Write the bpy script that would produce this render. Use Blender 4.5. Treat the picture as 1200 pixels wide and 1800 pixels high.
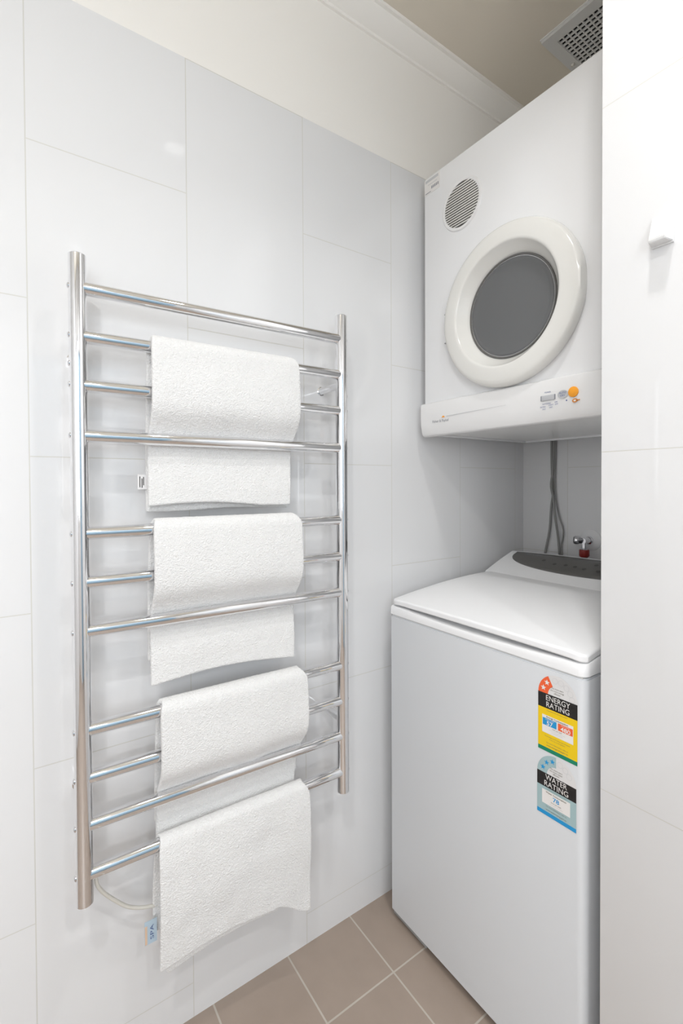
import bpy, bmesh, math, random
from mathutils import Vector, Matrix, noise
random.seed(7)
for o in list(bpy.data.objects): bpy.data.objects.remove(o)
S = bpy.context.scene
COL = S.collection
PI = math.pi

# ------------------------------------------------------------------ camera
F_PX, CX, CY = 835.26, 612.19, 864.11
YAW, PITCH, ROLL = 0.9570, -0.0139, -0.0045
CAM_H = 1.2228
fw = Vector((-math.sin(YAW)*math.cos(PITCH), math.cos(YAW)*math.cos(PITCH), math.sin(PITCH)))
r0 = Vector((math.cos(YAW), math.sin(YAW), 0)); u0 = r0.cross(fw)
rr = r0*math.cos(ROLL) + u0*math.sin(ROLL); uu = -r0*math.sin(ROLL) + u0*math.cos(ROLL)
cd = bpy.data.cameras.new('camera'); cam = bpy.data.objects.new('camera', cd); COL.objects.link(cam)
cam.matrix_world = Matrix(((rr.x, uu.x, -fw.x, 1.0886), (rr.y, uu.y, -fw.y, 0.0), (rr.z, uu.z, -fw.z, CAM_H), (0, 0, 0, 1)))
cd.sensor_fit = 'VERTICAL'; cd.sensor_height = 36.0
cd.lens = F_PX/1800*36
cd.shift_x = -(CX-600)/1800; cd.shift_y = (CY-900)/1800
cd.clip_start = 0.02
S.camera = cam

# ------------------------------------------------------------------ light and exposure
S.view_settings.view_transform = 'Standard'; S.view_settings.look = 'None'
S.view_settings.exposure = -1.19; S.view_settings.gamma = 1.0; S.view_settings.use_curve_mapping = False
w = bpy.data.worlds.new('world'); S.world = w; w.use_nodes = True
w.node_tree.nodes['Background'].inputs[0].default_value = (0.75, 0.87, 1.0, 1)
w.node_tree.nodes['Background'].inputs[1].default_value = 1.0
CEIL = 2.57
DOWNLIGHTS_AND_FILL = [(0.87, 0.54, 7.2, 110), (1.30, -0.37, 21.0, 155), (2.00, 0.30, 17.0, 130), (1.95, -0.90, 9.0, 165)]  # first two follow the shadows; third moved and fourth added as wall fill
WINDOW_FILL_W = 38.0  # strength of the added fill lamp at the unseen window
try:
    S.cycles.max_bounces = 14; S.cycles.diffuse_bounces = 8; S.cycles.glossy_bounces = 6
except Exception: pass

# ------------------------------------------------------------------ materials
def newmat(name):
    m = bpy.data.materials.new(name); m.use_nodes = True
    return m, m.node_tree, m.node_tree.nodes['Principled BSDF']
def mat(name, col, rough=0.4, metal=0.0, spec=0.5, coat=0.0, bump=None, sheen=0.0, var=0.0):
    m, nt, b = newmat(name)
    b.inputs['Base Color'].default_value = (*col, 1); b.inputs['Roughness'].default_value = rough
    b.inputs['Metallic'].default_value = metal; b.inputs['Specular IOR Level'].default_value = spec
    b.inputs['Coat Weight'].default_value = coat; b.inputs['Coat Roughness'].default_value = 0.04
    if sheen: b.inputs['Sheen Weight'].default_value = sheen; b.inputs['Sheen Roughness'].default_value = 0.6
    tc = nt.nodes.new('ShaderNodeTexCoord')
    n = nt.nodes.new('ShaderNodeTexNoise'); nt.links.new(tc.outputs['Object'], n.inputs['Vector'])
    n.inputs['Scale'].default_value = bump[0] if bump else 60
    n.inputs['Detail'].default_value = 3
    if bump:
        bp = nt.nodes.new('ShaderNodeBump'); bp.inputs['Strength'].default_value = bump[1]; bp.inputs['Distance'].default_value = bump[2]
        nt.links.new(n.outputs['Fac'], bp.inputs['Height']); nt.links.new(bp.outputs['Normal'], b.inputs['Normal'])
    if var:
        mx = nt.nodes.new('ShaderNodeMix'); mx.data_type = 'RGBA'
        n2 = nt.nodes.new('ShaderNodeTexNoise'); nt.links.new(tc.outputs['Object'], n2.inputs['Vector'])
        n2.inputs['Scale'].default_value = 9; n2.inputs['Detail'].default_value = 6
        mx.inputs[6].default_value = (*[c*(1-var) for c in col], 1); mx.inputs[7].default_value = (*[min(1, c*(1+var)) for c in col], 1)
        nt.links.new(n2.outputs['Fac'], mx.inputs[0]); nt.links.new(mx.outputs[2], b.inputs['Base Color'])
    return m

def tile_mat(name, ax, u_off, v_off, tile, grout, tw, th, mortar, rough, offset=0.5, rot=True, varamt=0.0):
    """procedural tiles; ax picks the two world axes that run across (u) and up (v)"""
    m, nt, b = newmat(name)
    tc = nt.nodes.new('ShaderNodeTexCoord'); sp = nt.nodes.new('ShaderNodeSeparateXYZ'); nt.links.new(tc.outputs['Object'], sp.inputs[0])
    def add(sock, off):
        a = nt.nodes.new('ShaderNodeMath'); a.operation = 'ADD'; nt.links.new(sock, a.inputs[0]); a.inputs[1].default_value = off; return a.outputs[0]
    U = add(sp.outputs['XYZ'.index(ax[0])], u_off); V = add(sp.outputs['XYZ'.index(ax[1])], v_off)
    cb = nt.nodes.new('ShaderNodeCombineXYZ')
    nt.links.new(V if rot else U, cb.inputs[0]); nt.links.new(U if rot else V, cb.inputs[1])
    br = nt.nodes.new('ShaderNodeTexBrick'); nt.links.new(cb.outputs[0], br.inputs['Vector'])
    br.offset = offset; br.offset_frequency = 2; br.squash = 1
    br.inputs['Scale'].default_value = 1; br.inputs['Mortar Size'].default_value = mortar; br.inputs['Mortar Smooth'].default_value = 0.1
    br.inputs['Brick Width'].default_value = th if rot else tw; br.inputs['Row Height'].default_value = tw if rot else th
    br.inputs['Color1'].default_value = (*tile, 1); br.inputs['Color2'].default_value = (*[c*(1-varamt) for c in tile], 1)
    br.inputs['Mortar'].default_value = (*grout, 1); br.inputs['Bias'].default_value = 0
    col = br.outputs['Color']
    if varamt:
        n = nt.nodes.new('ShaderNodeTexNoise'); n.inputs['Scale'].default_value = 14; n.inputs['Detail'].default_value = 8
        nt.links.new(tc.outputs['Object'], n.inputs['Vector'])
        mx = nt.nodes.new('ShaderNodeMix'); mx.data_type = 'RGBA'; mx.blend_type = 'MULTIPLY'; mx.inputs[0].default_value = 1
        rp = nt.nodes.new('ShaderNodeMapRange'); nt.links.new(n.outputs['Fac'], rp.inputs[0]); rp.inputs[3].default_value = 0.9; rp.inputs[4].default_value = 1.08
        nt.links.new(col, mx.inputs[6]); nt.links.new(rp.outputs[0], mx.inputs[7]); col = mx.outputs[2]
    nt.links.new(col, b.inputs['Base Color'])
    inv = nt.nodes.new('ShaderNodeMath'); inv.operation = 'SUBTRACT'; inv.inputs[0].default_value = 1; nt.links.new(br.outputs['Fac'], inv.inputs[1])
    bp = nt.nodes.new('ShaderNodeBump'); bp.inputs['Strength'].default_value = 0.25; bp.inputs['Distance'].default_value = 0.0006
    nt.links.new(inv.outputs[0], bp.inputs['Height']); nt.links.new(bp.outputs['Normal'], b.inputs['Normal'])
    rg = nt.nodes.new('ShaderNodeMapRange'); nt.links.new(br.outputs['Fac'], rg.inputs[0]); rg.inputs[3].default_value = rough; rg.inputs[4].default_value = 0.7
    nt.links.new(rg.outputs[0], b.inputs['Roughness'])
    return m

TILE = (0.775, 0.778, 0.785); GROUT = (0.64, 0.635, 0.60)
M = {}
M['tile_left'] = tile_mat('glossy white wall tile', 'YZ', -0.0255+6.0, -0.680+6.3, TILE, GROUT, 0.3, 0.6, 0.0011, 0.05)
M['tile_back'] = tile_mat('glossy white wall tile', 'XZ', -0.176+6.0, -0.680+6.3, TILE, GROUT, 0.3, 0.6, 0.0011, 0.05)
M['tile_nib'] = tile_mat('glossy white wall tile', 'XZ', -0.94+6.3, -0.679+6.3, TILE, GROUT, 0.3, 0.6, 0.0009, 0.05)
M['tile_floor'] = tile_mat('taupe floor tile', 'XY', -0.190+0.195*20, -0.765+0.197*20, (0.36, 0.29, 0.24), (0.50, 0.455, 0.40), 0.195, 0.197, 0.0022, 0.33, offset=0.0, rot=False, varamt=0.03)
M['plaster'] = mat('warm white painted plaster', (0.91, 0.89, 0.85), 0.8, bump=(200, 0.05, 0.001))
M['ceiling'] = mat('cream ceiling paint', (0.76, 0.705, 0.61), 0.85, bump=(200, 0.05, 0.001))
M['white_metal'] = mat('white enamel', (0.84, 0.845, 0.855), 0.16, bump=(90, 0.01, 0.0005))
M['white_plastic'] = mat('white plastic', (0.80, 0.80, 0.80), 0.28)
M['warm_plastic'] = mat('warm white plastic', (0.76, 0.755, 0.725), 0.16)
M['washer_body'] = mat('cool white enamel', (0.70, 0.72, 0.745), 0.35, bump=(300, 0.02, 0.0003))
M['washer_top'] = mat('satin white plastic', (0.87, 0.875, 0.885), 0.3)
M['chrome'] = mat('polished stainless steel', (0.86, 0.86, 0.87), 0.045, metal=1.0)
M['chrome2'] = mat('chrome tap', (0.75, 0.75, 0.77), 0.1, metal=1.0)
M['grey_dark'] = mat('dark grey panel', (0.115, 0.112, 0.106), 0.3)
M['display_dark'] = mat('near black print', (0.06, 0.058, 0.055), 0.35)
M['black'] = mat('black rubber', (0.02, 0.02, 0.02), 0.6)
M['grey_plastic'] = mat('grey plastic', (0.32, 0.33, 0.33), 0.5)  # plain mid grey of the small plastic parts
M['slot'] = mat('dark vent recess', (0.07, 0.065, 0.06), 0.7)
M['pan'] = mat('satin steel base', (0.85, 0.85, 0.84), 0.3)
M['cable'] = mat('grey cable', (0.30, 0.30, 0.29), 0.5)
M['cord'] = mat('white cord', (0.72, 0.70, 0.64), 0.45)
M['red'] = mat('red hose nut', (0.28, 0.02, 0.015), 0.4)
M['vent_grey'] = mat('grey vent frame', (0.68, 0.68, 0.67), 0.5)
M['ink'] = mat('grey ink', (0.25, 0.26, 0.29), 0.6)
M['ink_blue'] = mat('blue ink', (0.08, 0.12, 0.30), 0.6)
M['ink_light'] = mat('pale grey ink', (0.55, 0.56, 0.57), 0.6)
M['orange'] = mat('orange print', (0.95, 0.38, 0.02), 0.5)
M['burnt'] = mat('brown orange print', (0.65, 0.24, 0.04), 0.5)
M['button_grey'] = mat('grey button', (0.50, 0.51, 0.53), 0.4)
M['lab_white'] = mat('label white', (0.72, 0.71, 0.71), 0.45)
M['lab_panel'] = mat('label panel white', (0.80, 0.78, 0.76), 0.45)
M['lab_black'] = mat('label black', (0.010, 0.008, 0.008), 0.6)
M['lab_yellow'] = mat('label yellow', (0.85, 0.58, 0.0), 0.5)
M['lab_green'] = mat('label green', (0.0, 0.22, 0.12), 0.45)
M['lab_orange'] = mat('label orange', (0.85, 0.12, 0.03), 0.45)
M['lab_blue'] = mat('label blue', (0.01, 0.29, 0.62), 0.45)
M['lab_teal'] = mat('label teal', (0.36, 0.50, 0.52), 0.45)
M['lab_print'] = mat('label fine print', (0.16, 0.14, 0.10), 0.5)
M['tag_blue'] = mat('pale blue woven tag', (0.50, 0.62, 0.72), 0.8)
M['tag_orange'] = mat('peach woven stripe', (0.75, 0.55, 0.40), 0.8)
M['reflection_blue'] = mat('blue reflection panel', (0.36, 0.52, 0.66), 0.5)  # colour of the added panel that the chrome reflects
M['towel'] = mat('white terry cloth', (0.80, 0.797, 0.792), 0.95, spec=0.1, sheen=0.4)
def terry(m, scale, dist):
    nt = m.node_tree; b = nt.nodes['Principled BSDF']
    tc = nt.nodes.new('ShaderNodeTexCoord')
    v = nt.nodes.new('ShaderNodeTexVoronoi'); v.inputs['Scale'].default_value = scale; nt.links.new(tc.outputs['Object'], v.inputs['Vector'])
    n = nt.nodes.new('ShaderNodeTexNoise'); n.inputs['Scale'].default_value = scale*0.55; n.inputs['Detail'].default_value = 4; nt.links.new(tc.outputs['Object'], n.inputs['Vector'])
    a = nt.nodes.new('ShaderNodeMath'); a.operation = 'ADD'; nt.links.new(v.outputs['Distance'], a.inputs[0]); nt.links.new(n.outputs['Fac'], a.inputs[1])
    bp = nt.nodes.new('ShaderNodeBump'); bp.inputs['Strength'].default_value = 0.6; bp.inputs['Distance'].default_value = dist
    nt.links.new(a.outputs[0], bp.inputs['Height']); nt.links.new(bp.outputs['Normal'], b.inputs['Normal'])
terry(M['towel'], 420, 0.0022)
# smoked door glass: partly see-through, slightly milky, glossy
gm, nt, b = newmat('smoked door glass')
b.inputs['Base Color'].default_value = (0.155, 0.157, 0.16, 1); b.inputs['Roughness'].default_value = 0.06
tr = nt.nodes.new('ShaderNodeBsdfTransparent'); tr.inputs[0].default_value = (0.55, 0.56, 0.57, 1)
mxs = nt.nodes.new('ShaderNodeMixShader'); mxs.inputs[0].default_value = 0.62
nt.links.new(tr.outputs[0], mxs.inputs[1]); nt.links.new(b.outputs[0], mxs.inputs[2])
nt.links.new(mxs.outputs[0], nt.nodes['Material Output'].inputs['Surface']); M['glass'] = gm
def emis(name, col, s):
    m, nt, b = newmat(name); b.inputs['Emission Color'].default_value = (*col, 1); b.inputs['Emission Strength'].default_value = s
    b.inputs['Base Color'].default_value = (0.9, 0.9, 0.9, 1); return m
M['lamp'] = emis('lamp diffuser', (1, 0.97, 0.93), 4)
M['fill_pane'] = emis('glowing fill pane', (0.80, 0.90, 1.0), 3.0)  # glow of the added window, out of view

# ------------------------------------------------------------------ helpers
class MB:
    """collects shapes into one mesh"""
    def __init__(s): s.bm = bmesh.new(); s.mats = []
    def mi(s, m):
        if m not in s.mats: s.mats.append(m)
        return s.mats.index(m)
    def merge(s, bm, m, mx=None, smooth=False):
        k = s.mi(m)
        for f in bm.faces: f.material_index = k; f.smooth = smooth
        if mx is not None: bm.transform(mx)
        me = bpy.data.meshes.new('t'); bm.to_mesh(me); bm.free(); s.bm.from_mesh(me); bpy.data.meshes.remove(me)
    def box(s, a, b, m, bev=0.0, seg=2, edges=None):
        bm = bmesh.new(); bmesh.ops.create_cube(bm, size=1)
        bmesh.ops.transform(bm, verts=bm.verts, matrix=Matrix.Translation([(a[i]+b[i])/2 for i in range(3)]) @ Matrix.Diagonal([b[i]-a[i] for i in range(3)]+[1]))
        if bev:
            es = bm.edges if edges is None else [e for e in bm.edges if edges(e)]
            bmesh.ops.bevel(bm, geom=list(es), offset=bev, segments=seg, affect='EDGES', profile=0.5)
        s.merge(bm, m, smooth=bool(bev))
    def prism(s, pts, m, mapf, d0, d1, smooth=False, cap=True):
        """pts outline (a,b) extruded from d0 to d1, mapf(a,b,d)->xyz"""
        bm = bmesh.new()
        v0 = [bm.verts.new(mapf(a, b, d0)) for a, b in pts]; v1 = [bm.verts.new(mapf(a, b, d1)) for a, b in pts]
        n = len(pts)
        for i in range(n): bm.faces.new((v0[i], v0[(i+1) % n], v1[(i+1) % n], v1[i]))
        if cap: bm.faces.new(v0[::-1]); bm.faces.new(v1)
        bmesh.ops.recalc_face_normals(bm, faces=bm.faces)
        s.merge(bm, m, smooth=smooth)
    def flat(s, pts, m, y):
        bm = bmesh.new(); bm.faces.new([bm.verts.new((x, y, z)) for x, z in pts])
        bm.faces.ensure_lookup_table(); bm.normal_update()
        if bm.faces[0].normal.y > 0: bmesh.ops.reverse_faces(bm, faces=bm.faces)
        s.merge(bm, m)
    def lathe(s, prof, m, org, axis, n=48, a0=0, a1=2*PI, clampx=None, smooth=True):
        """prof [(radius, along)] around axis"""
        ax = Vector(axis).normalized(); t = Vector((0, 0, 1)) if abs(ax.z) < 0.9 else Vector((1, 0, 0))
        u = ax.cross(t).normalized(); v = ax.cross(u); full = abs(a1-a0-2*PI) < 1e-6
        bm = bmesh.new(); rings = []
        for i in range(n if full else n+1):
            a = a0+(a1-a0)*i/n
            ring = []
            for r, h in prof:
                p = Vector(org)+ax*h+(u*math.cos(a)+v*math.sin(a))*r
                if clampx and p.x > clampx: p.x = clampx
                ring.append(bm.verts.new(p))
            rings.append(ring)
        for i in range(len(rings) if full else len(rings)-1):
            A, B = rings[i], rings[(i+1) % len(rings)]
            for j in range(len(prof)-1): bm.faces.new((A[j], A[j+1], B[j+1], B[j]))
        bmesh.ops.remove_doubles(bm, verts=bm.verts, dist=1e-6)
        bmesh.ops.dissolve_degenerate(bm, edges=bm.edges, dist=1e-7)
        bmesh.ops.recalc_face_normals(bm, faces=bm.faces)
        s.merge(bm, m, smooth=smooth)
    def tube(s, pts, r, m, n=16, cap=True):
        pts = [Vector(p) for p in pts]; bm = bmesh.new(); rings = []
        t0 = (pts[1]-pts[0]).normalized(); up = Vector((0, 0, 1)) if abs(t0.z) < 0.9 else Vector((1, 0, 0))
        u = t0.cross(up).normalized()
        for i, p in enumerate(pts):
            t = (pts[min(i+1, len(pts)-1)]-pts[max(i-1, 0)]).normalized()
            u = (u-t*u.dot(t)).normalized(); v = t.cross(u)
            rings.append([bm.verts.new(p+(u*math.cos(2*PI*k/n)+v*math.sin(2*PI*k/n))*r) for k in range(n)])
        for i in range(len(rings)-1):
            for k in range(n): bm.faces.new((rings[i][k], rings[i][(k+1) % n], rings[i+1][(k+1) % n], rings[i+1][k]))
        if cap: bm.faces.new(rings[0][::-1]); bm.faces.new(rings[-1])
        bmesh.ops.recalc_face_normals(bm, faces=bm.faces)
        s.merge(bm, m, smooth=True)
    def text(s, body, size, m, mx, wid=None, bold=0.0):
        c = bpy.data.curves.new('t', 'FONT'); c.body = body; c.size = size; c.align_x = 'CENTER'; c.align_y = 'CENTER'; c.resolution_u = 3; c.offset = bold
        o = bpy.data.objects.new('t', c); COL.objects.link(o)
        dg = bpy.context.evaluated_depsgraph_get(); me = bpy.data.meshes.new_from_object(o.evaluated_get(dg))
        bpy.data.objects.remove(o); bpy.data.curves.remove(c)
        bm = bmesh.new(); bm.from_mesh(me); bpy.data.meshes.remove(me)
        if wid:
            xs = [v.co.x for v in bm.verts]; k = wid/(max(xs)-min(xs))
            bmesh.ops.transform(bm, verts=bm.verts, matrix=Matrix.Diagonal((k, 1, 1, 1)))
        s.merge(bm, m, mx)
    def build(s, name, parent=None, m=None):
        me = bpy.data.meshes.new(name); s.bm.to_mesh(me); s.bm.free()
        for k in s.mats: me.materials.append(k)
        o = bpy.data.objects.new(name, me); COL.objects.link(o)
        if parent is not None:
            o.parent = parent; o.matrix_parent_inverse = parent.matrix_world.inverted()
        try: me.set_sharp_from_angle(angle=0.7)
        except Exception: pass
        return o
def face_y(x, y, z):     # text facing the room (towards -Y)
    return Matrix.Translation((x, y, z)) @ Matrix.Rotation(PI/2, 4, 'X')
def thing(name, label, cat, loc, group=None):
    o = bpy.data.objects.new(name, None); o.empty_display_size = 0.05; COL.objects.link(o); o.location = loc
    bpy.context.view_layer.update()
    tag(o, label, cat, group); return o
def tag(o, label, cat, group=None):
    o['label'] = label; o['category'] = cat
    if group: o['group'] = group
def struct(name, mb):
    o = mb.build(name); o['kind'] = 'structure'; return o
def spline(pts, n=8):
    out = []; P = [Vector(p) for p in pts]; P = [2*P[0]-P[1]]+P+[2*P[-1]-P[-2]]
    for i in range(1, len(P)-2):
        for k in range(n):
            t = k/n; a, b_, c, d = P[i-1:i+3]
            out.append(0.5*((2*b_)+(c-a)*t+(2*a-5*b_+4*c-d)*t*t+(3*b_-a-3*c+d)*t**3))
    out.append(P[-2]); return out

# ------------------------------------------------------------------ the room
YB = 1.576; XR = 2.45; YR = -1.45; TT = 2.181; NX = 0.658; NY = 0.850
b = MB(); b.box((-0.1, YR-0.1, -0.08), (XR+0.1, YB+0.1, 0), M['tile_floor']); struct('floor', b)
b = MB(); b.box((-0.1, YR-0.1, CEIL), (XR+0.1, YB+0.1, CEIL+0.08), M['ceiling']); struct('ceiling', b)
b = MB(); b.box((-0.1, YR, 0), (0, YB, TT), M['tile_left']); struct('wall_left', b)
b = MB(); b.box((-0.1, YR, TT+0.0015), (-0.005, YB, CEIL), M['plaster']); struct('wall_left_upper', b)
b = MB(); b.box((-0.1, YB, 0), (NX+0.5, YB+0.1, TT), M['tile_back']); struct('wall_back', b)
b = MB(); b.box((-0.1, YB+0.005, TT), (NX+0.5, YB+0.1, CEIL), M['plaster']); struct('wall_back_upper', b)
b = MB(); b.box((NX, NY, 0), (XR, NY+0.10, CEIL), M['tile_nib'], bev=0.002); struct('wall_nib', b)
b = MB(); b.box((NX+0.02, NY+0.10, 0), (NX+0.12, YB, CEIL), M['tile_back']); struct('wall_alcove_right', b)
# right wall, with an unseen door and window added for reflections and fill
DY0, DY1, DZ = 0.08, 0.78, 2.05
WY0, WY1, WZ0, WZ1 = -1.25, -0.15, 1.0, 2.15
b = MB()
for y0, y1, z0, z1 in ((YR, WY0, 0, CEIL), (WY1, DY0, 0, CEIL), (DY1, NY, 0, CEIL), (WY0, WY1, 0, WZ0), (WY0, WY1, WZ1, CEIL), (DY0, DY1, DZ, CEIL)):
    b.box((XR, y0, z0), (XR+0.1, y1, z1), M['tile_left'])
struct('wall_right', b)
b = MB(); b.box((XR+0.02, DY0, 0), (XR+0.06, DY1, DZ), M['reflection_blue'], bev=0.002)  # unseen door added so the chrome bars pick up blue
d1 = struct('reflection_door', b)
b = MB(); b.lathe([(0, 0), (0.011, 0), (0.011, 0.05), (0, 0.05)], M['chrome'], (XR+0.022, DY0+0.07, 1.0), (-1, 0, 0), 20)
b.tube([(XR-0.025, DY0+0.07, 1.0), (XR-0.025, DY0+0.18, 1.0)], 0.008, M['chrome']); b.build('reflection_door_handle', d1)
b = MB(); b.box((-0.1, YR-0.1, 0), (XR+0.1, YR, CEIL), M['tile_back']); struct('wall_rear', b)
b = MB()
for y0, y1, z0, z1 in ((WY0, WY1, WZ0, WZ0+0.04), (WY0, WY1, WZ1-0.04, WZ1), (WY0, WY0+0.04, WZ0+0.04, WZ1-0.04), (WY1-0.04, WY1, WZ0+0.04, WZ1-0.04), (-0.72, -0.68, WZ0+0.04, WZ1-0.04)):
    b.box((XR+0.03, y0, z0), (XR+0.07, y1, z1), M['white_metal'])
wf = struct('fill_window', b)  # unseen window added to carry the soft side fill
b = MB(); b.box((XR+0.048, WY0+0.04, WZ0+0.04), (XR+0.055, WY1-0.04, WZ1-0.04), M['fill_pane']); b.build('fill_window_pane', wf)
ld = bpy.data.lights.new('window_fill', 'AREA'); ld.shape = 'RECTANGLE'; ld.size = WZ1-WZ0-0.1; ld.size_y = WY1-WY0-0.1
ld.energy = WINDOW_FILL_W; ld.color = (0.93, 0.965, 1.0)  # area lamp added at the pane for soft fill
lo = bpy.data.objects.new('window_fill', ld); COL.objects.link(lo); lo.location = (XR+0.02, (WY0+WY1)/2, (WZ0+WZ1)/2); lo.rotation_euler = (0, PI/2, 0)
# cornices
def cornice(name, mapf, d0, d1):
    prof = [(-0.005, CEIL), (-0.005, 2.512), (0.002, 2.512), (0.004, 2.522), (0.010, 2.524)]
    prof += [(0.010+0.034*math.sin(t)*1.0, 2.524+0.034*(1-math.cos(t))) for t in [PI/2*k/6 for k in range(1, 7)]][:5]
    prof += [(0.046, 2.560), (0.054, 2.562), (0.056, CEIL)]
    prof = [(-0.005, CEIL), (-0.005, 2.514), (0.002, 2.514), (0.003, 2.522), (0.009, 2.524), (0.019, 2.529), (0.031, 2.540), (0.040, 2.553), (0.043, 2.560), (0.051, 2.561), (0.052, CEIL)]
    b = MB(); b.prism(prof, M['plaster'], mapf, d0, d1); return struct(name, b)
cornice('trim_1', lambda a, z, d: (a, d, z), YR, YB)
cornice('trim_2', lambda a, z, d: (d, YB-a, z), 0.0, NX+0.02)

# downlights; the last two are placed to fill the walls with light
for i, (x, y, wat, spread) in enumerate(DOWNLIGHTS_AND_FILL):
    labs = ['recessed round downlight in the ceiling just in front of the dryer', 'recessed round downlight in the ceiling behind the camera', 'recessed round downlight in the ceiling in front of the added blue door, placed to fill the left wall', 'added recessed round fill downlight in the ceiling in front of the added window']
    t = thing('downlight_and_fill', labs[i], 'ceiling light', (x, y, CEIL))
    b = MB(); b.lathe([(0.040, 0.0), (0.040, 0.006), (0.052, 0.005), (0.056, 0.0)], M['white_plastic'], (x, y, CEIL), (0, 0, -1), 40); b.build('trim_ring', t)
    b = MB(); b.lathe([(0.0, 0.0015), (0.040, 0.0015)], M['lamp'], (x, y, CEIL), (0, 0, -1), 40); b.build('diffuser', t)
    ld = bpy.data.lights.new('downlight_and_fill_lamp', 'AREA'); ld.shape = 'DISK'; ld.size = 0.075; ld.energy = wat; ld.color = (1.0, 0.995, 0.99); ld.spread = math.radians(spread)
    lo = bpy.data.objects.new('downlight_and_fill_lamp', ld); COL.objects.link(lo); lo.location = (x, y, CEIL-0.008)

# ------------------------------------------------------------------ heated towel rail
RZ0, RZ1, RR, BR = 0.443, 1.648, 0.0150, 0.0124
YL, YRR = 0.100, 0.677
def rx(y): return 0.086 + (y-YL)/(YRR-YL)*0.012
BARS = [1.588, 1.499, 1.409, 1.316, 1.135, 1.044, 0.953, 0.768, 0.678, 0.589, 0.497]
rack = thing('heated_towel_rail', 'polished chrome ladder towel rail with eleven bars fixed to the left tiled wall', 'towel rail', (0.0, (YL+YRR)/2, RZ0))
for y in (YL, YRR):
    b = MB(); x = rx(y)
    b.lathe([(0, 0), (RR-0.002, 0), (RR, 0.002), (RR, RZ1-RZ0-0.002), (RR-0.002, RZ1-RZ0), (0, RZ1-RZ0)], M['chrome'], (x, y, RZ0), (0, 0, 1), 40)
    b.build('upright', rack)
    for z in (1.474, 0.626):
        b = MB()
        b.lathe([(0, 0), (0.0115, 0), (0.0115, 0.003), (0.0095, 0.004), (0.0095, x-RR*0.6), (0, x-RR*0.6)], M['chrome'], (0.0, y-0.0, z), (1, 0, 0), 24)
        b.build('wall_bracket', rack)
    sgn = -1 if y == YL else 1
    for z in BARS+[1.447]:
        b = MB(); b.lathe([(0.0058, -0.001), (0.0058, 0.0005), (0.0045, 0.002), (0.0025, 0.0027), (0, 0.0029)], M['chrome2'], (x, y+sgn*RR*0.97, z), (0, sgn, 0), 16)
        b.build('screw_cap', rack)
for z in BARS:
    b = MB(); pts = [(rx(YL+(YRR-YL)*k/8)+0.0, YL+(YRR-YL)*k/8, z) for k in range(9)]
    b.tube(pts, BR, M['chrome'], 28); b.build('bar', rack)
b = MB(); b.tube(spline([(0.083, 0.118, 0.492), (0.075, 0.124, 0.455), (0.06, 0.150, 0.408), (0.05, 0.190, 0.362), (0.045, 0.250, 0.338), (0.035, 0.315, 0.340), (0.02, 0.36, 0.36), (0.0, 0.375, 0.365)]), 0.0035, M['cord'], 12)
cordp = b.build('power_cord', rack); cordp['label'] = 'white power cord'

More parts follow.
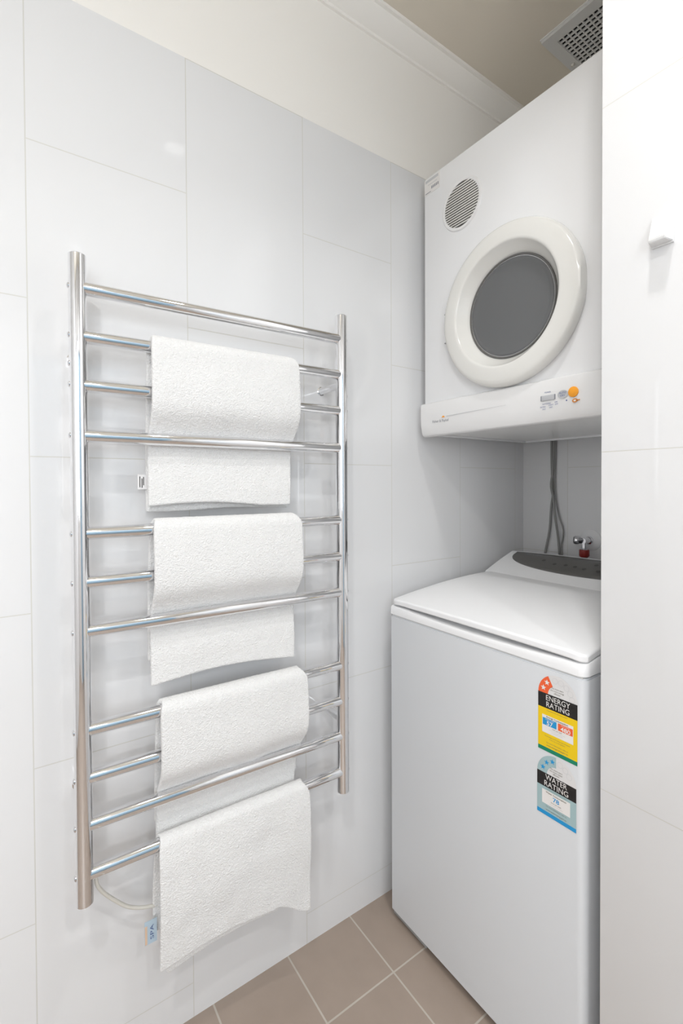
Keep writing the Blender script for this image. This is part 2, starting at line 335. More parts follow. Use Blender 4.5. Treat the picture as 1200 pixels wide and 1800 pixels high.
# ------------------------------------------------------------------ towels
PILE = bpy.data.textures.new('terry pile', 'CLOUDS'); PILE.noise_scale = 0.0035; PILE.noise_depth = 1
def towel(name, label, top_z, back_bottom, front_pts, y0, y1, bottomf, thick=0.011, seed=0, curl=0.012, amp=0.003, extra=None, tuck_y=0.0):
    """front_pts: (x offset from bar centre, z) down the front; bottomf(yfrac)->dz at hem"""
    t = thing(name, label, 'towel', (rx(0.38), (y0+y1)/2, top_z), 'folded white towels on the rail')
    h = thick/2; R = BR+h+0.0005
    path = [(-R-0.024, back_bottom), (-R-0.022, back_bottom+(top_z-back_bottom)*0.35), (-R-0.010, back_bottom+(top_z-back_bottom)*0.75)]
    path += [(-R, top_z-0.014)]
    path += [(R*math.cos(a), top_z+R*math.sin(a)) for a in [PI*(1-k/8) for k in range(9)]]
    path += front_pts
    # resample
    P = spline([(a, 0, c) for a, c in path], 6)
    L = [0]
    for i in range(1, len(P)): L.append(L[-1]+(P[i]-P[i-1]).length)
    N = 90; NYs = 56; tot = L[-1]; res = []
    j = 0
    for k in range(N+1):
        s_ = tot*k/N
        while j < len(L)-2 and L[j+1] < s_: j += 1
        f = (s_-L[j])/max(1e-9, L[j+1]-L[j]); res.append(P[j].lerp(P[j+1], f))
    stop = max(range(N+1), key=lambda k: res[k].z)/N
    bm = bmesh.new(); grid = []
    frontlen = 1-stop
    for k in range(N+1):
        row = []; s_ = k/N
        tg = (res[min(k+1, N)]-res[max(k-1, 0)]).normalized(); nrm = Vector((-tg.z, 0, tg.x))*-1
        ztop = (res[k].z-top_z)
        pin = curl*math.exp(-((s_-stop)*tot/0.018)**2)
        tn = tuck_y*max(0, min(1, (s_-stop)/frontlen*2-0.9))
        fr = max(0.0, (s_-stop)/frontlen) if s_ > stop else 0
        bk = max(0.0, (stop-s_)/stop)
        for i in range(NYs+1):
            v = i/NYs; ya = y0+0.35*pin; yb = y1-pin-tn
            y = ya+(yb-ya)*v
            nx = noise.noise(Vector((seed*5.1, y*9, res[k].z*7)))*amp + noise.noise(Vector((seed*3.3+9, y*24, res[k].z*20)))*amp*0.35
            grow = min(1, abs(s_-stop)*tot/0.06)
            p = res[k]+nrm*nx*grow
            z = p.z
            if s_ > stop: z += bottomf(v)*fr**1.5
            else: z += noise.noise(Vector((seed, y*6, 3)))*0.006*bk
            row.append(bm.verts.new((p.x+rx(y), y, z)))
        grid.append(row)
    for k in range(N):
        for i in range(NYs): bm.faces.new((grid[k][i], grid[k][i+1], grid[k+1][i+1], grid[k+1][i]))
    mb = MB(); mb.merge(bm, M['towel'], smooth=True)
    if extra:
        bm = bmesh.new(); g = []
        xa, za, zb, ya, yb, bf = extra
        for k in range(17):
            g.append([bm.verts.new((xa+rx(ya+(yb-ya)*i/24)-0.002*(1-k/16), ya+(yb-ya)*i/24, za+(zb+bf(i/24)-za)*k/16)) for i in range(25)])
        for k in range(16):
            for i in range(24): bm.faces.new((g[k][i], g[k][i+1], g[k+1][i+1], g[k+1][i]))
        mb.merge(bm, M['towel'], smooth=True)
    o = mb.build('cloth', t)
    so = o.modifiers.new('s', 'SOLIDIFY'); so.thickness = thick; so.offset = 0
    sb = o.modifiers.new('b', 'SUBSURF'); sb.levels = 2; sb.render_levels = 2
    dm = o.modifiers.new('d', 'DISPLACE'); dm.texture = PILE; dm.texture_coords = 'GLOBAL'; dm.strength = 0.0016; dm.mid_level = 0.5
    return t
R0 = 0.0192
ta = towel('bath_towel', 'white folded towel at the top of the chrome rail with a small white tag', BARS[1], 1.170,
      [(R0+0.001, BARS[1]-0.03), (R0+0.003, BARS[2]), (R0-0.001, 1.375), (0.002, 1.347), (-R0+0.001, BARS[3]), (-R0-0.002, 1.28), (-R0+0.001, 1.22), (-R0+0.000, 1.180)], 0.222, 0.548, lambda v: 0.008*math.sin(PI*min(1, v*1.3))*1.0-0.004*v, seed=1, curl=0.014, tuck_y=0.008)
b = MB(); X0 = 0.058
b.box((X0, 0.205, 1.216), (X0+0.001, 0.226, 1.246), M['lab_white'])
for z0, z1, yy in ((1.220, 1.242, 0.2085), (1.219, 1.238, 0.2125), (1.224, 1.241, 0.2155)): b.box((X0+0.0011, yy, z0), (X0+0.0014, yy+0.0016, z1), M['lab_black'])
g = b.build('care_tag', ta); g['label'] = 'small white tag with black marks'
tb = towel('bath_towel', 'white folded towel second from the top of the chrome rail', BARS[4], 0.86,
      [(R0+0.001, BARS[4]-0.03), (R0+0.003, BARS[5]), (R0-0.001, 1.012), (0.002, 0.985), (-R0+0.001, BARS[6]), (-R0-0.001, 0.92), (-R0+0.004, 0.87), (-R0+0.004, 0.812)], 0.223, 0.553, lambda v: 0.012*math.sin(PI*v)-0.006*v+0.004, seed=2, curl=0.016, tuck_y=0.006)
tc_ = towel('bath_towel', 'white folded towel third from the top, its lower end behind the lowest towel', BARS[7], 0.52,
      [(R0+0.001, BARS[7]-0.03), (R0+0.003, BARS[8]), (R0-0.001, 0.645), (0.002, 0.619), (-R0+0.001, BARS[9]), (-R0-0.006, 0.56), (-R0-0.011, 0.53), (-R0-0.012, 0.500), (-R0-0.012, 0.488)], 0.233, 0.566, lambda v: 0.0, seed=3, curl=0.016, tuck_y=0.012)
def botD(v):
    return 0.012*math.sin(PI*min(1, v/0.75)) if v < 0.72 else -0.050*(0.5-0.5*math.cos(PI*(v-0.72)/0.28))+0.004
td = towel('bath_towel', 'white towel hanging lowest on the rail over the bottom bar with a blue tag', BARS[10], 0.29,
      [(R0+0.000, BARS[10]-0.03), (R0+0.001, 0.44), (R0+0.001, 0.38), (R0-0.001, 0.30), (R0-0.002, 0.250)], 0.228, 0.571, botD, thick=0.006, seed=4, curl=0.014, amp=0.006,
      extra=(0.008, 0.49, 0.231, 0.242, 0.49, lambda v: 0.012*math.sin(PI*v)+0.006*v))
b = MB(); X0 = 0.064
b.box((X0, 0.208, 0.283), (X0+0.001, 0.232, 0.331), M['tag_blue']); b.box((X0+0.0011, 0.2085, 0.284), (X0+0.0014, 0.213, 0.322), M['tag_orange'])
b.text('SPA', 0.010, M['ink_blue'], Matrix.Translation((X0+0.0013, 0.2225, 0.306)) @ Matrix.Rotation(PI/2, 4, 'Z') @ Matrix.Rotation(PI/2, 4, 'X') @ Matrix.Rotation(PI/2, 4, 'Z'), wid=0.030)
g = b.build('care_tag', td); g['label'] = 'pale blue tag with dark blue letters'

# ------------------------------------------------------------------ tumble dryer
DF = 1.020; DX0, DX1 = 0.042, 0.602; DZ0, DZ1 = 1.372, 2.139; DBK = 1.525
dry = thing('tumble_dryer', 'white wall-mounted tumble dryer with round grey glass door above the washing machine', 'dryer', (0.32, 1.27, 1.366))
b = MB(); b.box((DX0, DF, DZ0+0.012), (DX1, DBK, DZ1), M['white_metal'], bev=0.006, seg=3); b.build('cabinet', dry)
b = MB()
b.box((DX0+0.012, DF+0.010, DZ0+0.006), (DX1-0.012, DBK-0.012, DZ0+0.0118), M['pan'])
b.box((DX0, DF+0.004, DZ0), (DX0+0.010, DBK, DZ0+0.0118), M['white_metal'], bev=0.001); b.box((DX1-0.010, DF+0.004, DZ0), (DX1, DBK, DZ0+0.0118), M['white_metal'], bev=0.001)
b.box((DX0+0.010, DBK-0.012, DZ0), (DX1-0.010, DBK, DZ0+0.0118), M['white_metal'], bev=0.001); b.box((DX0+0.010, DF+0.004, DZ0), (DX1-0.010, DF+0.014, DZ0+0.0118), M['white_metal'], bev=0.001)
g = b.build('base_pan', dry); g['label'] = 'grey steel underside'
b = MB()
prof = [(DF-0.0005, 1.4645), (DF-0.006, 1.4650), (DF-0.0115, 1.4630), (DF-0.0135, 1.458), (DF-0.0140, 1.43), (DF-0.0125, 1.40), (DF-0.008, 1.376), (DF-0.004, 1.369), (DF+0.003, 1.3662), (DF+0.012, 1.3665), (DF+0.012, 1.3715), (DF-0.0005, 1.3715)]
b.prism(prof, M['white_plastic'], lambda y, z, d: (d, y, z), DX0-0.002, DX1+0.002)
cp = b.build('control_panel', dry)
bv = cp.modifiers.new('b', 'BEVEL'); bv.width = 0.0012; bv.segments = 2; bv.limit_method = 'ANGLE'
PY = DF-0.0146
def arcpts(cx, cz, rx_, rz_, a0=0, a1=2*PI, n=32): return [(cx+rx_*math.cos(a0+(a1-a0)*k/n), cz+rz_*math.sin(a0+(a1-a0)*k/n)) for k in range(n if abs(a1-a0-2*PI) < 1e-6 else n+1)]
b = MB(); b.box((0.443, PY-0.002, 1.4145), (0.474, PY+0.003, 1.4275), M['button_grey'], bev=0.0018, seg=3)
b.flat([(0.440, 1.4155), (0.4425, 1.4145), (0.4425, 1.4275), (0.440, 1.4265)], M['ink'], PY-0.0002); b.flat([(0.4745, 1.4145), (0.477, 1.4155), (0.477, 1.4265), (0.4745, 1.4275)], M['ink'], PY-0.0002)
g = b.build('power_button', cp); g['label'] = 'grey rectangular push button'
b = MB()
b.flat(arcpts(0.4945, 1.4235, 0.0125, 0.009), M['button_grey'], PY-0.0003)
b.text('AUTO', 0.006, M['ink_blue'], face_y(0.4945, PY-0.0006, 1.4265)); b.text('DRY', 0.006, M['ink_blue'], face_y(0.4945, PY-0.0006, 1.4205))
b.text('POWER', 0.0045, M['ink_blue'], face_y(0.458, PY-0.0003, 1.4335))
b.text('AUTODRY', 0.0045, M['ink_blue'], face_y(0.455, PY-0.0003, 1.4075)); b.text('EXTRA', 0.0045, M['ink_blue'], face_y(0.446, PY-0.0003, 1.401)); b.text('DRY', 0.0045, M['ink_blue'], face_y(0.449, PY-0.0003, 1.3955))
b.text('LIGHT', 0.0045, M['ink_blue'], face_y(0.466, PY-0.0003, 1.4035)); b.text('DRY', 0.0045, M['ink_blue'], face_y(0.466, PY-0.0003, 1.398)); b.text('ON', 0.0045, M['ink_blue'], face_y(0.4785, PY-0.0003, 1.4085)); b.text('OFF', 0.0045, M['ink_blue'], face_y(0.4795, PY-0.0003, 1.4035))
b.flat(arcpts(0.5035, 1.4085, 0.0017, 0.0017, n=12), M['ink_blue'], PY-0.0003)
b.flat(arcpts(0.5225, 1.4055, 0.0062, 0.0044, n=20), M['burnt'], PY-0.0003); b.flat([(0.527, 1.4062), (0.534, 1.4072), (0.534, 1.4047), (0.527, 1.4037)], M['burnt'], PY-0.0003)
b.flat(arcpts(0.5225, 1.4055, 0.0030, 0.0018, n=16), M['white_plastic'], PY-0.0006)
g = b.build('button_lettering', cp); g['label'] = 'small blue lettering and marks round the buttons'
b = MB()
b.text('Fisher & Paykel', 0.0105, M['ink'], face_y(0.122, PY-0.0003, 1.4060), wid=0.062)
b.flat([(0.126, 1.4150), (0.140, 1.4150), (0.133, 1.4205)], M['orange'], PY-0.0003)
b.flat([(0.145, 1.4160), (0.345, 1.4200), (0.345, 1.4205), (0.145, 1.4178)], M['ink_light'], PY-0.0003)
g = b.build('brand_lettering', cp); g['label'] = 'grey maker lettering with an orange mark and a thin line'
b = MB(); b.lathe([(0.0115, -0.001), (0.0115, 0.0012), (0.0105, 0.002), (0, 0.0022)], M['orange'], (0.5190, PY, 1.4250), (0, -1, 0), 32)
g = b.build('start_button', cp); g['label'] = 'round orange button'
# air vent
VC = (0.190, DF, 1.996)
b = MB()
b.lathe([(0.0605, -0.001), (0.0605, 0.003), (0.0625, 0.0042), (0.068, 0.0036), (0.0705, 0.0)], M['white_plastic'], VC, (0, -1, 0), 64)
b.lathe([(0, 0.0004), (0.061, 0.0004)], M['slot'], VC, (0, -1, 0), 48)
pitch = 0.0071
for k in range(-8, 10):
    zc = (k-0.5)*pitch; 
    if abs(zc) > 0.060: continue
    hw = math.sqrt(max(0.0, 0.0608**2-zc*zc))+0.0005
    b.box((VC[0]-hw, DF-0.0036, VC[2]+zc-0.0017), (VC[0]+hw, DF-0.0005, VC[2]+zc+0.0017), M['warm_plastic'], bev=0.0006, seg=1)
g = b.build('air_vent', dry); g['label'] = 'round slotted air vent'
# top-left sticker
b = MB(); b.box((0.046, DF-0.0006, 2.086), (0.108, DF-0.0001, 2.131), M['lab_panel'])
b.flat([(0.050, 2.121), (0.102, 2.121), (0.102, 2.129), (0.050, 2.129)], M['ink_light'], DF-0.0009)
for k_ in range(5): b.flat([(0.074+k_*0.0062, 2.097), (0.078+k_*0.0062, 2.097), (0.0785+k_*0.0062, 2.105), (0.0745+k_*0.0062, 2.105)], M['ink'], DF-0.0009)
b.flat([(0.060, 2.112), (0.098, 2.112), (0.098, 2.1135), (0.060, 2.1135)], M['ink_light'], DF-0.0009); b.flat([(0.050, 2.0895), (0.072, 2.0895), (0.072, 2.0915), (0.050, 2.0915)], M['ink'], DF-0.0009)
g = b.build('rating_sticker', dry); g['label'] = 'small printed white sticker'
# door
DC = (0.346, DF, 1.666)
b = MB()
prof = [(0.196, -0.001), (0.1985, 0.004), (0.2000, 0.012), (0.1992, 0.020), (0.1965, 0.0265), (0.191, 0.0305), (0.183, 0.0322), (0.168, 0.0338), (0.156, 0.0345), (0.1515, 0.0340), (0.1490, 0.0322), (0.1475, 0.029), (0.140, 0.0185), (0.131, 0.006), (0.1275, 0.001), (0.1255, -0.012)]
b.lathe(prof, M['warm_plastic'], DC, (0, -1, 0), 128, clampx=DC[0]+0.1955)
door = b.build('door', dry)
b = MB(); b.lathe([(0.1985, -0.001), (0.2120, -0.001), (0.2120, 0.004), (0.2085, 0.0085), (0.1985, 0.010)], M['white_plastic'], DC, (0, -1, 0), 24, a0=-0.22, a1=0.24)
hd = b.build('handle_recess', door)
for sg in (-1, 1):
    b = MB(); b.box((DC[0]-0.2125, DF-0.0098, DC[2]+sg*0.0405-0.0012), (DC[0]-0.205, DF-0.0002, DC[2]+sg*0.0405+0.0012), M['grey_plastic']); b.build('latch_mark', door)
b = MB()
dome = [(0.1268, -0.010), (0.1268, 0.0005), (0.1255, 0.0025), (0.1230, 0.0025), (0.1212, 0.0010), (0.1200, -0.004), (0.118, -0.010)]
b.lathe(dome, M['grey_dark'], DC, (0, -1, 0), 96)
b.build('glass_rim', door)
b = MB()
b.lathe([(0.1205, -0.0015), (0.1195, 0.0012), (0.1165, 0.0026), (0.1130, 0.0026), (0.1110, 0.0014), (0.108, 0.0012), (0.08, 0.0035), (0.05, 0.0052), (0.02, 0.0060), (0.0, 0.0061)], M['glass'], DC, (0, -1, 0), 96)
g = b.build('door_glass', door); g['label'] = 'smoked grey round glass'
b = MB()
b.lathe([(0.121, -0.003), (0.121, -0.0145), (0.117, -0.0146)], M['grey_plastic'], DC, (0, -1, 0), 64)
b.lathe([(0.118, -0.0145), (0.06, -0.0155), (0, -0.0155)], M['pan'], DC, (0, -1, 0), 64)
b.lathe([(0.0035, -0.0155), (0.0035, -0.012), (0, -0.0115)], M['chrome2'], DC, (0, -1, 0), 16)
g = b.build('drum_back', door)
# wall bracket behind the dryer
b = MB(); b.box((0.10, DBK-0.002, 2.02), (0.55, YB, 2.05), M['grey_plastic']); b.build('wall_bracket', dry)
b = MB(); b.box((0.30, DBK-0.002, 1.45), (0.50, YB, 1.47), M['grey_plastic']); b.build('wall_bracket', dry)
# recess in the cabinet for the drum is covered by the door itself

# ------------------------------------------------------------------ washing machine
WF = 0.863; WL, WR_ = 0.067, 0.624; WB = 1.425
was = thing('washing_machine', 'white top-loading washing machine with two rating labels standing on the brown floor tiles', 'washing machine', (0.345, 1.14, 0.0))
def vert(e):
    d = e.verts[0].co-e.verts[1].co; return abs(d.z) > 0.5
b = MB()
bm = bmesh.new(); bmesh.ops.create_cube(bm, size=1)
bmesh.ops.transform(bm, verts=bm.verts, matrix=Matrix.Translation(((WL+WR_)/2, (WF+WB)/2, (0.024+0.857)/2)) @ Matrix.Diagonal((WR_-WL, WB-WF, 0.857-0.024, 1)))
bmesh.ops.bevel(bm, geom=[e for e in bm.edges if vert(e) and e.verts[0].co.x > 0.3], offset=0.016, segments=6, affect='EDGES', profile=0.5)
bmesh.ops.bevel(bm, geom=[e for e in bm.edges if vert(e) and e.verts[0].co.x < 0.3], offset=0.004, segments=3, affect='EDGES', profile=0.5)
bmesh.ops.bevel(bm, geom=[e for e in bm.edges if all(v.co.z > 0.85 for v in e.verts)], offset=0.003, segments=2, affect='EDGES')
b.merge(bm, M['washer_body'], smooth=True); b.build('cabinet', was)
b = MB(); b.box((WL+0.004, WF+0.004, 0.010), (WL+0.135, WF+0.03, 0.0245), M['grey_plastic'], bev=0.002); b.build('kick_strip', was)
b = MB(); b.box((WL+0.135, WF+0.05, 0.012), (WR_-0.01, WB-0.03, 0.0245), M['black']); b.build('base', was)
for x, y in ((WL+0.05, WF+0.06), (WR_-0.05, WF+0.06), (WL+0.05, WB-0.06), (WR_-0.05, WB-0.06)):
    b = MB(); b.lathe([(0, 0), (0.02, 0), (0.02, 0.008), (0.012, 0.013), (0.012, 0.024), (0, 0.024)], M['black'], (x, y, 0), (0, 0, 1), 20); b.build('foot', was)
# top deck
def rrect(x0, x1, y0, y1, r, n=6):
    out = []
    for right, front, a in ((1, 1, -PI/2), (1, 0, 0), (0, 0, PI/2), (0, 1, PI)):
        q = r if right else 0.005
        cx = x1-q if right else x0+q; cy = y0+q if front else y1-q
        out += [(cx+q*math.cos(a+PI/2*k/n), cy+q*math.sin(a+PI/2*k/n)) for k in range(n+1)]
    return out
def scoop(x, y):
    t = (x-0.345)/0.235
    return -0.0065*max(0, 1-t*t)**1.0 if abs(t) < 1 and y < WF+0.03 else 0
bm = bmesh.new()
base = rrect(WL-0.001, WR_+0.001, WF-0.001, WB+0.001, 0.017)
# densify the front edge
pts = []
for i in range(len(base)):
    a, c = base[i], base[(i+1) % len(base)]
    n = max(1, int(math.hypot(a[0]-c[0], a[1]-c[1])/0.02))
    pts += [(a[0]+(c[0]-a[0])*k/n, a[1]+(c[1]-a[1])*k/n) for k in range(n)]
def ins(p, d):
    cx, cy = (WL+WR_)/2, (WF+WB)/2
    hx, hy = (WR_-WL)/2, (WB-WF)/2
    return (cx+(p[0]-cx)*(1-d/hx), cy+(p[1]-cy)*(1-d/hy))
def rise(y): return 0.036*max(0.0, min(1.0, (y-WF)/(1.24-WF)))**0.85 if y < 1.24 else 0.036
layers = [(0.003, 0.8605, 0), (0.0, 0.8615, 0), (0.0, 0.870, 0), (0.0005, 0.8805, 1), (0.002, 0.8835, 1), (0.006, 0.8845, 1), (0.013, 0.8850, 1)]
rings = []
for d, z, sc in layers:
    rings.append([bm.verts.new((*ins(p, d), z+(scoop(p[0], p[1]) if sc else 0)+(rise(p[1]) if sc else 0))) for p in pts])
for A, B in zip(rings[:-1], rings[1:]):
    for i in range(len(pts)): bm.faces.new((A[i], A[(i+1) % len(pts)], B[(i+1) % len(pts)], B[i]))
bm.faces.new(rings[0][::-1])
inner = [bm.verts.new((*ins(p, 0.03), 0.882+rise(p[1])*0.9)) for p in pts]
for i in range(len(pts)): bm.faces.new((rings[-1][i], rings[-1][(i+1) % len(pts)], inner[(i+1) % len(pts)], inner[i]))
bm.faces.new(inner)
bmesh.ops.recalc_face_normals(bm, faces=bm.faces)
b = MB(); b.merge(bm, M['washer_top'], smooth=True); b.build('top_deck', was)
b = MB(); b.box((WL+0.004, WF+0.004, 0.8565), (WR_-0.007, WB-0.006, 0.8612), M['vent_grey']); b.build('seam', was)
# lid: crowned panel
LY0, LY1 = WF+0.001, 1.262
def lid_z(x, y):
    t = (y-LY0)/(LY1-LY0); u = abs((x-0.345)/0.279)
    zt = 0.904+0.038*(1-(1-t)**1.9)
    crown = 0.010*(1-u**2.6)*math.sin(PI*min(1, t*0.9+0.06))
    edge = 0.016*max(0, (u-0.86)/0.14)**2*(0.25+0.75*t)
    return zt+crown-edge
def lid_back(x): return LY1-0.018*(1-((x-0.345)/0.28)**2) - 0.0
bm = bmesh.new(); NXg, NYg = 48, 36; g = []
for j in range(NYg+1):
    row = []
    for i in range(NXg+1):
        x = WL+0.001+(WR_-WL-0.002)*i/NXg; yb = lid_back(x); yf = LY0-0.0+0.012*max(0, (abs(x-0.345)-0.262)/0.017)**2
        y = yf+(yb-yf)*j/NYg
        row.append(bm.verts.new((x, y, lid_z(x, y))))
    g.append(row)
for j in range(NYg):
    for i in range(NXg): bm.faces.new((g[j][i], g[j][i+1], g[j+1][i+1], g[j+1][i]))
geo = bmesh.ops.extrude_face_region(bm, geom=list(bm.faces))
for v in geo['geom']:
    if isinstance(v, bmesh.types.BMVert):
        v.co.z = v.co.z-0.016
bmesh.ops.recalc_face_normals(bm, faces=bm.faces)
b = MB(); b.merge(bm, M['washer_top'], smooth=True); lid = b.build('lid', was)
bv = lid.modifiers.new('b', 'BEVEL'); bv.width = 0.004; bv.segments = 3; bv.limit_method = 'ANGLE'; bv.angle_limit = 0.9
# console
CZ1 = 0.998; RY = 1.415
def con_front(x): return 1.268-0.016*(1-((x-0.345)/0.28)**2)
def con_ridge(x): return CZ1-0.006*((x-0.345)/0.279)**2
bm = bmesh.new(); n = 40; secs = []
for i in range(n+1):
    x = WL+(WR_-WL)*i/n; yf = con_front(x); zr = con_ridge(x); e = 0
    sec = [(yf, 0.905), (yf, 0.934), (yf+0.004, 0.939), (yf+0.012, 0.942)]
    for k in range(1, 9):
        t = k/8; sec.append((yf+0.012+(RY-yf-0.012)*t, 0.942+(zr-0.942)*(t+0.04*math.sin(PI*t))))
    sec += [(RY+0.008, zr-0.002), (WB, zr-0.010), (WB, 0.905)]
    secs.append([bm.verts.new((x, y, z)) for y, z in sec])
for A, B in zip(secs[:-1], secs[1:]):
    for k in range(len(A)): bm.faces.new((A[k], A[(k+1) % len(A)], B[(k+1) % len(A)], B[k]))
bm.faces.new(secs[0][::-1]); bm.faces.new(secs[-1]); bmesh.ops.recalc_face_normals(bm, faces=bm.faces)
b = MB(); b.merge(bm, M['washer_top'], smooth=True); con = b.build('console', was)
bv = con.modifiers.new('b', 'BEVEL'); bv.width = 0.003; bv.segments = 3; bv.limit_method = 'ANGLE'; bv.angle_limit = 0.9
def con_surf(x, y):
    yf = con_front(x)+0.012; t = max(0, min(1, (y-yf)/(RY-yf))); return 0.942+(con_ridge(x)-0.942)*(t+0.04*math.sin(PI*t))
# dark display: bowed lower edge, straight top edge just below the ridge
bm = bmesh.new(); n = 48; rows = []
XA, XB = 0.093, 0.600
for i in range(n+1):
    th = PI*i/n; x = (XA+XB)/2-(XB-XA)/2*math.cos(th)
    yt = RY-0.006; yl = yt-0.012-0.092*math.sin(th)**0.85 if 0 < i < n else yt-0.012
    rows.append([bm.verts.new((x, yl+(yt-yl)*k/6, con_surf(x, yl+(yt-yl)*k/6)+0.0010)) for k in range(7)])
for A, B in zip(rows[:-1], rows[1:]):
    for k in range(6): bm.faces.new((A[k], B[k], B[k+1], A[k+1]))
bmesh.ops.recalc_face_normals(bm, faces=bm.faces)
b = MB(); b.merge(bm, M['grey_dark'], smooth=True); disp = b.build('display_panel', con); disp['label'] = 'dark grey curved control display'
so = disp.modifiers.new('s', 'SOLIDIFY'); so.thickness = 0.0012
b = MB(); sl = math.atan2(CZ1-0.942, RY-1.27)
def con_mark(x, y): return Matrix.Translation((x, y, con_surf(x, y)+0.0022)) @ Matrix.Rotation(sl, 4, 'X')
b.text('Fisher & Paykel', 0.012, M['ink'], con_mark(0.165, 1.395), wid=0.06)
for x, y in ((0.22, 1.365), (0.265, 1.35), (0.36, 1.345), (0.40, 1.345), (0.30, 1.352), (0.33, 1.35), (0.38, 1.375)):
    b2 = MB(); bm = bmesh.new(); bmesh.ops.create_circle(bm, cap_ends=True, segments=20, radius=0.006); b2.merge(bm, M['display_dark'], con_mark(x, y)); b2.build('touch_button', con)
b.build('display_lettering', con); b = MB()
for rad, mm, dz in ((0.0075, M['ink_light'], 0), (0.0055, M['grey_dark'], 0.0004)):
    bm = bmesh.new(); bmesh.ops.create_circle(bm, cap_ends=True, segments=24, radius=rad); b.merge(bm, mm, Matrix.Translation((0, 0, dz)) @ con_mark(0.452, 1.338))
g = b.build('power_symbol', con); g['label'] = 'pale ring symbol'

# rating labels on the front
LYp = WF-0.0004
def star(cx, cz, r):
    return [(cx+(r if k % 2 == 0 else r*0.42)*math.sin(PI*k/5), cz+(r if k % 2 == 0 else r*0.42)*math.cos(PI*k/5)) for k in range(10)]
def sector(cx, cz, r0_, r1, a0, a1, n=24):
    o = [(cx+r1*math.cos(math.radians(a0+(a1-a0)*k/n)), cz+r1*math.sin(math.radians(a0+(a1-a0)*k/n))) for k in range(n+1)]
    i = [(cx+r0_*math.cos(math.radians(a1+(a0-a1)*k/n)), cz+r0_*math.sin(math.radians(a1+(a0-a1)*k/n))) for k in range(n+1)]
    return o+i
def rect(x0, x1, z0, z1): return [(x0, z0), (x1, z0), (x1, z1), (x0, z1)]
E_ = 0.00022
XL_, XR_ = 0.5275, 0.6095; xc = (XL_+XR_)/2
b = MB(); y1_, y2_, y3_, y4_ = LYp, LYp-E_, LYp-2*E_, LYp-3*E_
top = 0.8060
b.flat(rect(XL_, XR_, 0.690, top), M['lab_white'], y1_); b.flat(arcpts(xc, top, 0.041, 0.041, 0, PI, 36), M['lab_white'], y1_)
b.flat(sector(xc, top, 0.0195, 0.0405, 118, 180), M['lab_orange'], y2_)
for a in (134, 161): b.flat(star(xc+0.031*math.cos(math.radians(a)), top+0.031*math.sin(math.radians(a)), 0.0062), M['lab_panel'], y3_)
for a in (98, 75, 52, 30, 10): b.flat(sector(xc+0.031*math.cos(math.radians(a)), top+0.031*math.sin(math.radians(a)), 0.0052, 0.0056, 0, 359, 20), M['ink_light'], y3_)
for k, s_ in enumerate(('The more stars', 'the more energy', 'efficient')): b.text(s_, 0.0042, M['lab_print'], face_y(xc, y3_, 0.8210-k*0.0048))
b.flat(rect(XL_, XR_, 0.7765, top), M['lab_black'], y2_)
b.text('ENERGY', 0.0150, M['lab_panel'], face_y(xc+0.001, y3_, 0.7975), wid=0.050); b.text('RATING', 0.0150, M['lab_panel'], face_y(xc+0.001, y3_, 0.7845), wid=0.048)
b.flat(rect(XL_, XR_, 0.698, 0.7765), M['lab_yellow'], y2_); b.flat(rect(XL_, XR_, 0.690, 0.698), M['lab_green'], y2_)
b.text('A joint government and industry program', 0.0026, M['lab_print'], face_y(xc, y3_, 0.7730))
b.flat(rect(0.5365, 0.6015, 0.7270, 0.7625), M['lab_panel'], y3_)
b.text('Energy Consumption', 0.0042, M['lab_print'], face_y(xc, y4_, 0.7596), wid=0.045, bold=0.0001)
b.flat(rect(0.538, 0.5675, 0.7425, 0.7565), M['lab_blue'], y4_); b.flat(rect(0.5705, 0.6005, 0.7425, 0.7565), M['lab_orange'], y4_)
b.text('57', 0.0115, M['lab_panel'], face_y(0.553, y4_-E_, 0.7472), wid=0.013, bold=0.0002); b.text('480', 0.0115, M['lab_panel'], face_y(0.586, y4_-E_, 0.7472), wid=0.020, bold=0.0002)
b.text('WARM WASH', 0.0030, M['lab_panel'], face_y(0.553, y4_-E_, 0.7542)); b.text('COLD WASH', 0.0030, M['lab_panel'], face_y(0.5855, y4_-E_, 0.7542))
b.text('kWh per year', 0.0036, M['lab_print'], face_y(xc, y4_, 0.7393)); b.text('When tested in accordance with', 0.0025, M['ink_light'], face_y(xc, y4_, 0.7355)); b.text('the applicable standard', 0.0025, M['ink_light'], face_y(xc, y4_, 0.7320))
b.text('Actual energy use and running costs will depend', 0.0027, M['lab_print'], face_y(xc, y3_, 0.7210)); b.text('on how you use the appliance', 0.0027, M['lab_print'], face_y(xc, y3_, 0.7165))
b.text('For more information, refer to', 0.0036, M['lab_print'], face_y(xc, y3_, 0.7085)); b.text('www.energyrating.gov.au', 0.0044, M['lab_print'], face_y(xc, y3_, 0.7030))
g = b.build('energy_rating_label', was); g['label'] = 'yellow and black ENERGY RATING label'
b = MB(); XL_, XR_ = 0.5255, 0.6075; xc = (XL_+XR_)/2; top = 0.6455
b.flat(rect(XL_, XR_, 0.561, top), M['lab_white'], y1_); b.flat(arcpts(xc, top, 0.041, 0.041, 0, PI, 36), M['lab_white'], y1_)
b.flat(sector(xc, top, 0.0195, 0.0405, 90, 180), M['lab_teal'], y2_)
for a in (105, 132, 160): b.flat(star(xc+0.030*math.cos(math.radians(a)), top+0.030*math.sin(math.radians(a)), 0.0058), M['lab_blue'], y3_)
for a in (75, 52, 30): b.flat(sector(xc+0.031*math.cos(math.radians(a)), top+0.031*math.sin(math.radians(a)), 0.0052, 0.0056, 0, 359, 20), M['ink_light'], y3_)
